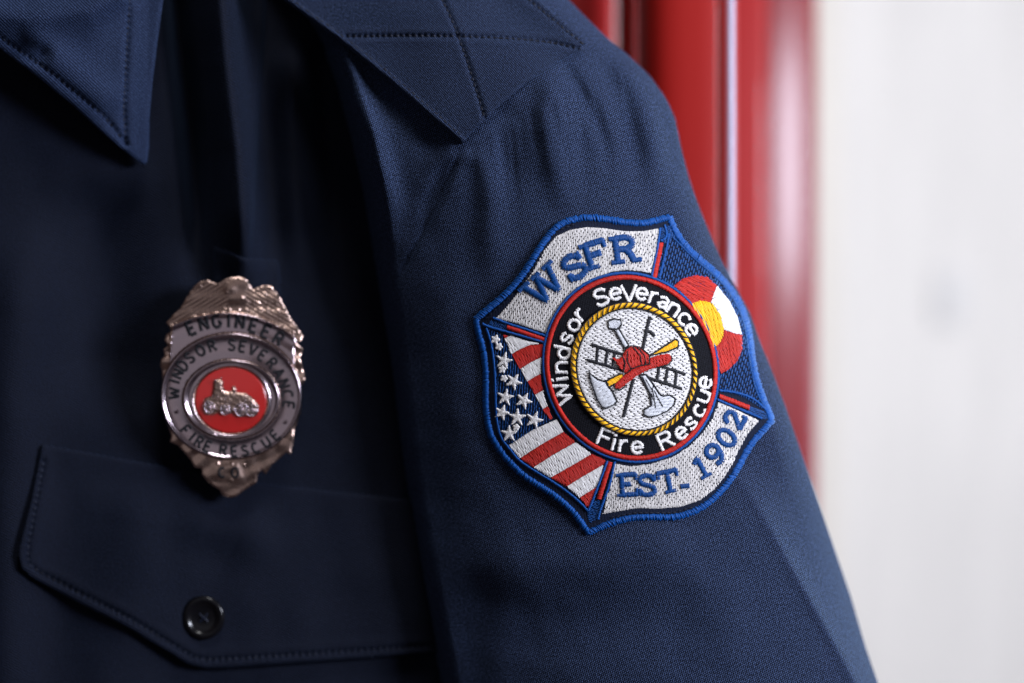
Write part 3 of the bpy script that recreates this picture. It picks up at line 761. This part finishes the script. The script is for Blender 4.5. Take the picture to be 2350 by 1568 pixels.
inner = np.vstack([B((172, 50), (200, 130), (222, 250), (234, 400), (238, 600), (250, 740), (278, 840), (335, 905), (400, 990), (505, 1060), (640, 1140), (745, 1210), (840, 1290), (895, 1350))])
line(inner, 5.5, T_BLUE, 'outline')
line(np.vstack([A((1540, 240), (1600, 300), (1700, 400), (1800, 480), (1900, 570), (1965, 660), (2025, 770), (2062, 880), (2083, 1000), (2096, 1120), (2118, 1250), (2150, 1370)), B((2165, 620))]), 5, T_BLUE2, 'outline')
# blue scribble of the corners
for q_, an in ((A((205, 842), (330, 880), (330, 925), (180, 885)), 60), (A((1450, 170), (1525, 150), (1545, 230), (1500, 280), (1450, 270)), 20), (B((905, 1290), (985, 1270), (985, 1400), (910, 1440), (890, 1380)), 20), (B((2050, 600), (2160, 640), (2190, 700), (2130, 690), (2045, 640)), 20)):
    threads('corner_fill', fill([q_], an, 3.6, 12, 5), T_BLUE2, patch, Yp, PB, 1.5, .8, 5, 1.2)
# running stitch in the groove that sews the patch down
for p_ in [B((1060, 1400), (1250, 1365), (1500, 1368), (1650, 1325)), A((165, 835), (320, 700), (440, 570), (530, 440), (600, 280), (700, 185), (850, 132))]:
    threads('sewing_stitch', dashes(p_, 8, 5), NAVYT, patch, Yp, PB + .0001, 1.7, .8, 5)

# round centre
threads('blue_ring', satin(ell(.988, ALL), 6.5, 2.7, 1, True), T_BLUE, patch, Yp, PB + .0003, 1.6, 3.0, 6, .5)
region_sheet('black_disc', [ell(.965, ALL)], 7, Yp, lambda x, y, d: .0010 + 0 * d, DISCM, patch, .001)
threads('red_ring', satin(ell(.948, ALL), 11, 2.7, 1, True), T_RED, patch, Yp, PB + .0005, 1.6, 4.2, 7, .5)
DISC = ell(.645, ALL)
threads('white_disc', fill([DISC], 9, 3.4, 19, 7.2, gap=2.2), T_WHITE, patch, Yp, PB + .0006, 1.72, 1.0, 5, .5)
# rope: fat slanted yellow strands with black lines between
line(ell(.708, ALL), 3, T_BLACK, 'rope_outline', PB + .0009, 1.2, closed=True)
line(ell(.648, ALL), 3, T_BLACK, 'rope_outline', PB + .0010, 1.2, closed=True)
NR = 62; rope = []; rl = []
for k in range(NR):
    a0 = 360 / NR * k; wa = 360 / NR
    for f in np.linspace(.16, .86, 5):
        p1 = ell(.657, np.array([a0 + wa * (f - .42)]))[0]; p2 = ell(.708, np.array([a0 + wa * (f + .42)]))[0]
        rope.append((*p1, *p2))
    p1 = ell(.654, np.array([a0 - wa * .44]))[0]; p2 = ell(.712, np.array([a0 + wa * .44]))[0]
    rl.append((*p1, *p2))
threads('rope_ring', np.array(rope), T_YEL, patch, Yp, PB + .0008, 1.8, 3.6, 7, .4)
threads('rope_lines', np.array(rl), T_BLACK, patch, Yp, PB + .0014, 1.7, 3.0, 6, .4)

def letters(items, font, h, hw, width, matl, name, base, conv, rad=1.6, step=2.9, arch=2.2):
    out = []
    for it in items:
        ch, cen, rot = it[:3]; k_ = it[3] if len(it) > 3 else 1
        g = font[ch]; c = conv(cen)[0]
        xc = .5 if (ch.isupper() or ch in 'd1902-') else xh / 2
        if ch in 'id': xc = .5
        for st in place(g[1], g[0], c, rot, h * k_, hw * k_, xc): out.append(satin(st, width, step, .5))
        if len(g) > 2:
            for st in place(g[2], g[0], c, rot, h * k_, hw * k_, xc): out.append(satin(st, width * .72, step, .5))
    return threads(name, np.vstack(out), matl, patch, Yp, base, rad, arch, 6, .8)
ctr = np.array((812, 730))
def tops(lst):  # letters whose top points outwards
    out = []
    for ch, p_ in lst:
        d = np.array(p_) - ctr; ang = math.degrees(math.atan2(d[0], -d[1])); out.append((ch, p_, -ang))
    return out
def bots(lst):
    out = []
    for ch, p_ in lst:
        d = np.array(p_) - ctr; ang = math.degrees(math.atan2(d[0], d[1])); out.append((ch, p_, ang))
    return out
LB = .0011
letters(tops([('W', (183, 955)), ('i', (165, 822)), ('n', (182, 722)), ('d', (182, 592)), ('s', (230, 462)), ('o', (292, 345)), ('r', (352, 252))]), GL, 37, 49, 7.6, T_WHITE, 'lettering', LB, Q, 1.6, 2.6, 2.0)
letters(tops([('S', (533, 95)), ('e', (662, 65)), ('V', (782, 62)), ('e', (898, 66)), ('r', (1002, 104)), ('a', (1088, 142)), ('n', (1180, 205)), ('c', (1275, 290)), ('e', (1340, 388))]), GL, 37, 49, 7.6, T_WHITE, 'lettering', LB, Q, 1.6, 2.6, 2.0)
letters(bots([('F', (570, 1352)), ('i', (652, 1392)), ('r', (730, 1425)), ('e', (856, 1438))]), GL, 37, 49, 7.6, T_WHITE, 'lettering', LB, Q, 1.6, 2.6, 2.0)
letters(bots([('R', (1110, 1372)), ('e', (1250, 1308)), ('s', (1340, 1222)), ('c', (1412, 1110)), ('u', (1455, 985)), ('e', (1466, 858))]), GL, 37, 49, 7.6, T_WHITE, 'lettering', LB, Q, 1.6, 2.6, 2.0)
letters([('W', (598, 590), 43, 1.2), ('S', (820, 452), 33, 1.06), ('F', (968, 366), 18, 1.08), ('R', (1192, 325), 7, 1.1)], SLAB, 50, 63, 15, T_LET, 'lettering', LB - .0002, A, 1.6, 2.7, 3.2)
letters([('E', (1180, 1165), 4), ('S', (1322, 1168), 6), ('T', (1475, 1142), 12), ('-', (1592, 1160), 8), ('1', (1708, 1040), 28), ('9', (1805, 945), 42), ('0', (1888, 828), 52), ('2', (1945, 700), 62)], SLAB, 46, 55, 11.5, T_LET, 'lettering', LB - .0002, B, 1.5, 2.6, 2.6)

# emblem tools
TB_ = .00142
def blk(pts, wd=2.6, base=TB_ + .0001): return satin(Q(*pts), wd, 2.0, .3)
def emb(name, matl, segs, base=TB_, rad=1.6, arch=1.5, K=6, j=.5, par=None): return threads(name, segs, matl, patch, Yp, base, rad, arch, K, j)
emb('pike_pole', T_BLACK, np.vstack([blk([(968, 272), (940, 400), (905, 560)], 8), blk([(822, 830), (780, 990), (735, 1162)], 8), blk([(925, 395), (975, 400), (1010, 440)], 7), blk([(965, 280), (985, 290)], 5)]))
emb('ladder', T_BLACK, np.vstack([blk(p_, 7) for p_ in [[(455, 518), (600, 568), (730, 606)], [(1075, 712), (1180, 745), (1285, 782)], [(412, 655), (560, 698), (720, 745)], [(880, 785), (1050, 845), (1252, 912)],
    [(505, 550), (495, 672)], [(590, 580), (575, 690)], [(655, 600), (640, 700)], [(1050, 725), (1038, 820)], [(1128, 745), (1108, 852)], [(1208, 765), (1195, 885)]]]))
KNOB = [(598, 350), (600, 305), (655, 285), (710, 300), (716, 345), (680, 382), (615, 378)]
HAN = [(655, 390), (695, 378), (782, 525), (745, 552)]
emb('play_pipe', T_SILVER, np.vstack([fill([Q(*KNOB)], 60, 2.7), fill([Q(*HAN)], -35, 2.7)]), arch=2.6)
AX = [(428, 768), (452, 790), (505, 828), (580, 850), (602, 892), (640, 938), (678, 1022), (655, 1050), (580, 1088), (545, 1078), (500, 1010), (468, 920), (440, 840)]
emb('axe_head', T_SILVER, fill([Q(*AX)], -30, 2.7, 40, 15), arch=2.4)
H1 = [(582, 842), (690, 785), (728, 778), (735, 830), (640, 880), (606, 900)]
H2 = [(1030, 580), (1195, 470), (1225, 485), (1224, 540), (1130, 582), (970, 615)]
emb('axe_handle', T_YEL, np.vstack([fill([Q(*H1)], 50, 2.7), fill([Q(*H2)], 65, 2.7)]), arch=2.4)
NZ = [(882, 795), (935, 785), (1000, 870), (1040, 930), (1060, 962), (1090, 978), (1150, 968), (1198, 1000), (1190, 1052), (1130, 1110), (1040, 1150), (960, 1168), (915, 1142), (920, 1100), (985, 1062), (975, 960), (930, 880)]
emb('nozzle', T_SILVER, fill([Q(*NZ)], -20, 2.7, 30, 11), arch=2.2)
outl = []
for P, cl in ((KNOB, 1), (HAN, 1), (AX, 1), (H1, 1), (H2, 1), (NZ, 1)):
    pp = P + P[:1]; outl.append(blk(pp, 3.8))
for p_ in [[(905, 810), (960, 930), (985, 1060)], [(935, 830), (1000, 940), (1020, 1080)], [(985, 960), (1000, 1000)], [(1010, 930), (1050, 1010), (1085, 1070)], [(1000, 890), (990, 940)]]: outl.append(blk(p_, 3))
emb('emblem_outline', T_BLACK, np.vstack(outl), TB_ + .0003, 1.2, 1.0, 5)
HC = [(752, 562), (800, 532), (870, 540), (930, 580), (962, 612), (965, 690), (880, 712), (800, 745), (770, 770), (730, 760), (745, 680), (725, 620)]
HB = [(968, 640), (1050, 612), (1130, 598), (1165, 620), (1166, 660), (1130, 695), (1040, 718), (960, 745), (885, 780), (820, 822), (760, 872), (705, 915), (662, 908), (662, 868), (720, 810), (775, 765), (810, 735), (890, 708), (965, 692)]
HL = [(628, 628), (690, 650), (722, 622), (745, 680), (728, 760), (700, 720), (670, 680)]
hs = np.vstack([fill([Q(*HC)], 75, 2.7, 34, 12), fill([Q(*HL)], 40, 2.7), fill([Q(*HB)], 60, 2.7, 26, 9)])
hel = emb('helmet', T_RED, hs, TB_ + .0004, 1.7, 2.6)
hl = [blk(p_, 3.0) for p_ in [[(752, 562), (800, 528), (880, 540), (962, 605)], [(968, 692), (890, 706), (812, 733), (775, 765)], [(770, 575), (765, 660), (800, 730)], [(820, 545), (880, 610), (900, 700)], [(860, 545), (925, 620), (935, 695)], [(965, 615), (968, 690)], [(728, 622), (748, 690), (735, 762)], [(1160, 615), (1172, 660), (1135, 700), (1040, 722)], [(655, 915), (705, 925), (765, 880)]]]
emb('helmet_lines', T_BLACK, np.vstack(hl), TB_ + .0008, 1.1, 1.0, 5)

# ================================================================== THE BADGE
badge = empty('badge', 'silver shield badge with eagle crest and red centre pinned on the shirt front', 'badge')
def Yg(px, py): return .0300 + .006 * (np.asarray(px, float) - 535) / 320 + 0 * np.asarray(py, float)
GO = G((125, 380), (170, 330), (225, 272), (260, 208), (300, 152), (340, 117), (390, 102), (455, 130), (485, 108), (530, 86), (600, 82), (648, 108), (680, 165), (740, 140), (800, 142), (838, 190), (872, 250), (922, 350), (1003, 462), (990, 497), (962, 512), (1003, 548), (985, 600), (995, 650), (1017, 740), (997, 777), (975, 762), (990, 850), (985, 950), (948, 1060), (938, 1150), (922, 1222), (892, 1208), (855, 1240), (800, 1290), (762, 1348), (738, 1322), (712, 1345), (705, 1400), (662, 1425), (622, 1452), (572, 1490), (530, 1497), (485, 1480), (465, 1445), (420, 1420), (380, 1382), (355, 1350), (352, 1308), (308, 1306), (282, 1256), (200, 1162), (150, 1142), (158, 1098), (110, 970), (95, 830), (102, 705), (88, 650), (95, 610), (117, 590), (108, 550), (137, 528), (114, 490), (127, 455), (157, 432), (148, 408))
RC, RR = G((542, 848))[0], np.array([450 * .3597, 402 * .3597])
IC, IR = G((543, 868))[0], np.array([308 * .3597, 252 * .3597])
DC, DR = G((540, 875))[0], np.array([232 * .3597, 212 * .3597])
BAN = G((140, 405), (300, 340), (450, 314), (560, 311), (700, 333), (850, 398), (985, 490))
GLINT_BUMPS = G((515, 190), (630, 100), (803, 152), (760, 192), (612, 220), (690, 247), (712, 250), (828, 250), (500, 290), (530, 293), (590, 295), (640, 298), (715, 293), (738, 296), (773, 300), (845, 308), (935, 372), (345, 150), (455, 130), (990, 548), (967, 610), (455, 1275), (545, 1280), (625, 1288), (190, 942), (885, 1010), (440, 1098), (545, 1385))  # bumps added where the badge glints, shaped to catch light
def hbadge(px, py, d):
    rim = .35 * (1 - np.clip(1 - d / 6, 0, 1) ** 2)
    er = np.sqrt(((px - RC[0]) / RR[0]) ** 2 + ((py - RC[1]) / RR[1]) ** 2)
    ei = np.sqrt(((px - IC[0]) / IR[0]) ** 2 + ((py - IC[1]) / IR[1]) ** 2)
    ed = np.sqrt(((px - DC[0]) / DR[0]) ** 2 + ((py - DC[1]) / DR[1]) ** 2)
    gx, gy = (px - 335.7) / .3597, (py - 604.3) / .3597
    by = np.interp(px, BAN[:, 0], BAN[:, 1])
    # cast relief outside the ring
    top = gy < 480
    feather = .22 * np.sin((gx * .55 + gy * .95) / 4.2) * .5 * np.where(gx < 520, 1, 0) + .11 * np.sin((-gx * .55 + gy * .95) / 4.2) * np.where(gx > 640, 1, 0)
    feather = feather + .12 * np.sin(gy / 16)
    body = .35 * np.exp(-((gx - 560) / 95) ** 2 - ((gy - 190) / 90) ** 2)
    head = .5 * np.exp(-((gx - 530) / 38) ** 2 - ((gy - 165) / 30) ** 2)
    a = np.arctan2(gy - 848, gx - 542)
    scr = .10 * np.sin(a * 26 + .6 * np.sin(gy / 30)) + .08 * np.sin(gy / 17 + gx / 40)
    out = np.where(top, 1.0 + feather + body * 1.6 + head, .9 + scr)
    # banner: concave polished strip with rounded rims
    tb = np.clip((py - by) / 42, 0, 1)
    ban = 1.7 + .55 * np.exp(-((py - by - 4) / 3.5) ** 2) - .25 * np.sin(math.pi * tb)
    h = np.where((py > by) & (gy < 700) & (er > 1), ban, out)
    # side scroll ends
    sc_ = (gy > 430) & (gy < 780) & ((gx < 150) | (gx > 945)) & (er > 1)
    h = np.where(sc_, 1.2 + .35 * np.sin(gy / 19), h)
    # ring
    k = np.clip((er - .62) / .38, 0, 1)
    ring = 2.2 + .5 * np.exp(-((er - .975) / .018) ** 2) - .55 * np.sin(math.pi * k) ** 1.0 * .6
    h = np.where(er < 1.0, ring, h)
    inn = 2.35 + .55 * np.exp(-((ei - .97) / .045) ** 2) + .28 * np.exp(-((ed - 1.05) / .035) ** 2) - .15 * (1 - ei)
    h = np.where(ei < 1.0, np.maximum(inn, 0), h)
    knurl = .05 * np.sin(np.arctan2(py - DC[1], px - DC[0]) * 70) * np.exp(-((ed - 1.03) / .03) ** 2)
    h = h + knurl
    h = np.where(ed < 1.0, 2.0, h)
    # state initials boss
    bs = np.exp(-((gx - 520) / 95) ** 4 - ((gy - 1335) / 52) ** 4); h = np.where(er > 1, h + .4 * bs * (gy > 1240), h)
    for b in GLINT_BUMPS: h = h + .30 * np.exp(-((px - b[0]) ** 2 + (py - b[1]) ** 2) / 3.0 ** 2)
    return (h * 1.15 + rim - .35) * .001
bp_ = region_sheet('badge_plate', [GO], 1.9, Yg, hbadge, NICKEL, badge, .0012)
# polished ring band and banner over the cast plate
def ering(c, r, f, n=90):
    a = np.linspace(0, math.tau, n, endpoint=False); return np.stack([c[0] + r[0] * f * np.cos(a), c[1] + r[1] * f * np.sin(a)], -1)
def offs(dh): return lambda x, y, d: hbadge(x, y, np.full(np.shape(x), 50.0)) + dh
region_sheet('ring', [ering(RC, RR, .995), ering(IC, IR, 1.02)], 2.6, Yg, offs(.00012), NICKELP, badge, .0004)
region_sheet('inner_ring', [ering(IC, IR, 1.0), ering(DC, DR, 1.03)], 2.4, Yg, offs(.00014), NICKELP, badge, .0004)
bl = resample(smooth_path(BAN + np.array([0, 1.5]), 2), 4)
bl = bl[(bl[:, 0] > G((165, 0))[0][0]) & (bl[:, 0] < G((960, 0))[0][0])]
aa = np.radians(np.arange(-28, -153, -3.0)); lowr = np.stack([RC[0] + RR[0] * 1.01 * np.cos(aa), RC[1] + RR[1] * 1.01 * np.sin(aa)], -1)
region_sheet('banner', [np.vstack([bl, lowr])], 2.6, Yg, offs(.00012), NICKELP, badge, .0004)
region_sheet('red_disc', [ering(DC, DR, .985)], 4, Yg, lambda x, y, d: .0026 + .0003 * np.clip(d / 40, 0, 1), ENAMEL, badge, .0006)
# little steam engine in relief
EN = G((365, 885), (377, 858), (415, 845), (424, 800), (428, 748), (460, 735), (495, 752), (490, 790), (512, 815), (545, 815), (545, 785), (570, 785), (576, 820), (640, 830), (690, 865), (722, 915), (715, 950), (680, 985), (640, 978), (600, 985), (575, 950), (540, 962), (510, 970), (470, 950), (430, 970), (385, 970), (362, 930))
def hen(x, y, d): return .0029 + .0009 * (1 - np.clip(1 - d / 9, 0, 1) ** 2) + .00025 * bump_noise(x, y, .55, 9)
en = region_sheet('engine_emblem', [EN], 1.8, Yg, hen, NICKEL, badge, .0009)
def wheel(cx, cy, r):
    c = G((cx, cy))[0]; a = np.linspace(0, math.tau, 19); out = []
    for i in range(18): out.append((c[0] + r * math.cos(a[i]), c[1] + r * math.sin(a[i]), c[0] + r * math.cos(a[i + 1]), c[1] + r * math.sin(a[i + 1])))
    for k in range(4): out.append((c[0] - r * math.cos(k * math.pi / 4), c[1] - r * math.sin(k * math.pi / 4), c[0] + r * math.cos(k * math.pi / 4), c[1] + r * math.sin(k * math.pi / 4)))
    return np.array(out)
for cx_, cy_, r_ in [(402, 918, 12), (505, 935, 11), (605, 935, 15), (672, 938, 14)]:
    threads('wheel', wheel(cx_, cy_, r_), NICKELP, en, Yg, .0037, 2.2, .3, 4, 0)
sp_ = []
for b in G((440, 752), (478, 735), (425, 850), (455, 858), (503, 868), (540, 890), (565, 818), (385, 885), (395, 958), (450, 930), (515, 952), (592, 912), (630, 880), (665, 885), (688, 912), (605, 970), (670, 970), (555, 935)):
    sp_.append((b[0] - 1.6, b[1], b[0] + 1.6, b[1]))
threads('glint_dot', np.array(sp_), NICKELP, en, Yg, .0041, 3.4, .2, 5, 0)  # small polished dots added to give the engine its glints

def blet(items, h, width, name):
    out = []; rr = []
    for ch, cen, rot in items:
        g = GL[ch]; c = G(cen)[0]
        for st in place(g[1], g[0], c, rot, h, h * .95, .5):
            st = resample(st, 3.0); out.append(np.hstack([st[:-1], st[1:]]))
    sg = np.vstack(out)
    hh = lambda x, y: Yg(x, y) - hbadge(x, y, np.full(np.shape(x), 50.0))
    return threads(name, sg, BLACKE, badge, hh, .00022, width / 2 * 1.12, 0.25, 4, 0, .4, .3)
bc = np.array((542, 848))
def btop(lst):
    o = []
    for ch, p_ in lst:
        d = (np.array(p_) - bc) / np.array((1, .9)); o.append((ch, p_, -math.degrees(math.atan2(d[0], -d[1]))))
    return o
def bbot(lst):
    o = []
    for ch, p_ in lst:
        d = (np.array(p_) - bc) / np.array((1, .9)); o.append((ch, p_, math.degrees(math.atan2(d[0], d[1]))))
    return o
blet([('E', (285, 415), 24), ('N', (365, 386), 15), ('G', (450, 370), 6), ('I', (527, 368), 0), ('N', (598, 375), -6), ('E', (685, 400), -15), ('E', (765, 436), -24), ('R', (845, 482), -32)], 29, 8.2, 'lettering')
blet(btop([('W', (178, 830)), ('I', (180, 752)), ('N', (200, 705)), ('D', (232, 652)), ('S', (277, 603)), ('O', (345, 558)), ('R', (420, 528))]), 25, 6.4, 'lettering')
blet(btop([('S', (546, 522)), ('E', (615, 530)), ('V', (680, 552)), ('E', (742, 588)), ('R', (802, 638)), ('A', (848, 700)), ('N', (880, 768)), ('C', (900, 835)), ('E', (908, 905))]), 25, 6.4, 'lettering')
blet(bbot([('F', (252, 1065)), ('I', (296, 1108)), ('R', (338, 1140)), ('E', (392, 1170)), ('R', (492, 1192)), ('E', (562, 1200)), ('S', (630, 1196)), ('C', (697, 1178)), ('U', (765, 1142)), ('E', (822, 1096))]), 24, 6.2, 'lettering')
blet([('C', (482, 1335), 0), ('O', (565, 1336), 0)], 23, 5.5, 'lettering')

# what each piece of lettering reads
for o_, t_ in zip([o for o in patch.children if o.name.startswith('lettering')], ['white stitched word on the left of the ring', 'white stitched word on the top of the ring', 'white stitched word at the bottom of the ring', 'white stitched word on the lower right of the ring', 'blue slab serif letters on the upper white panel', 'blue founding year letters on the lower white panel']):
    o_['label'] = t_
for o_, t_ in zip([o for o in badge.children if o.name.startswith('lettering')], ['black rank lettering on the badge banner', 'black lettering on the upper left of the badge ring', 'black lettering on the upper right of the badge ring', 'black lettering on the bottom of the badge ring', 'black state initials at the badge tip']):
    o_['label'] = t_
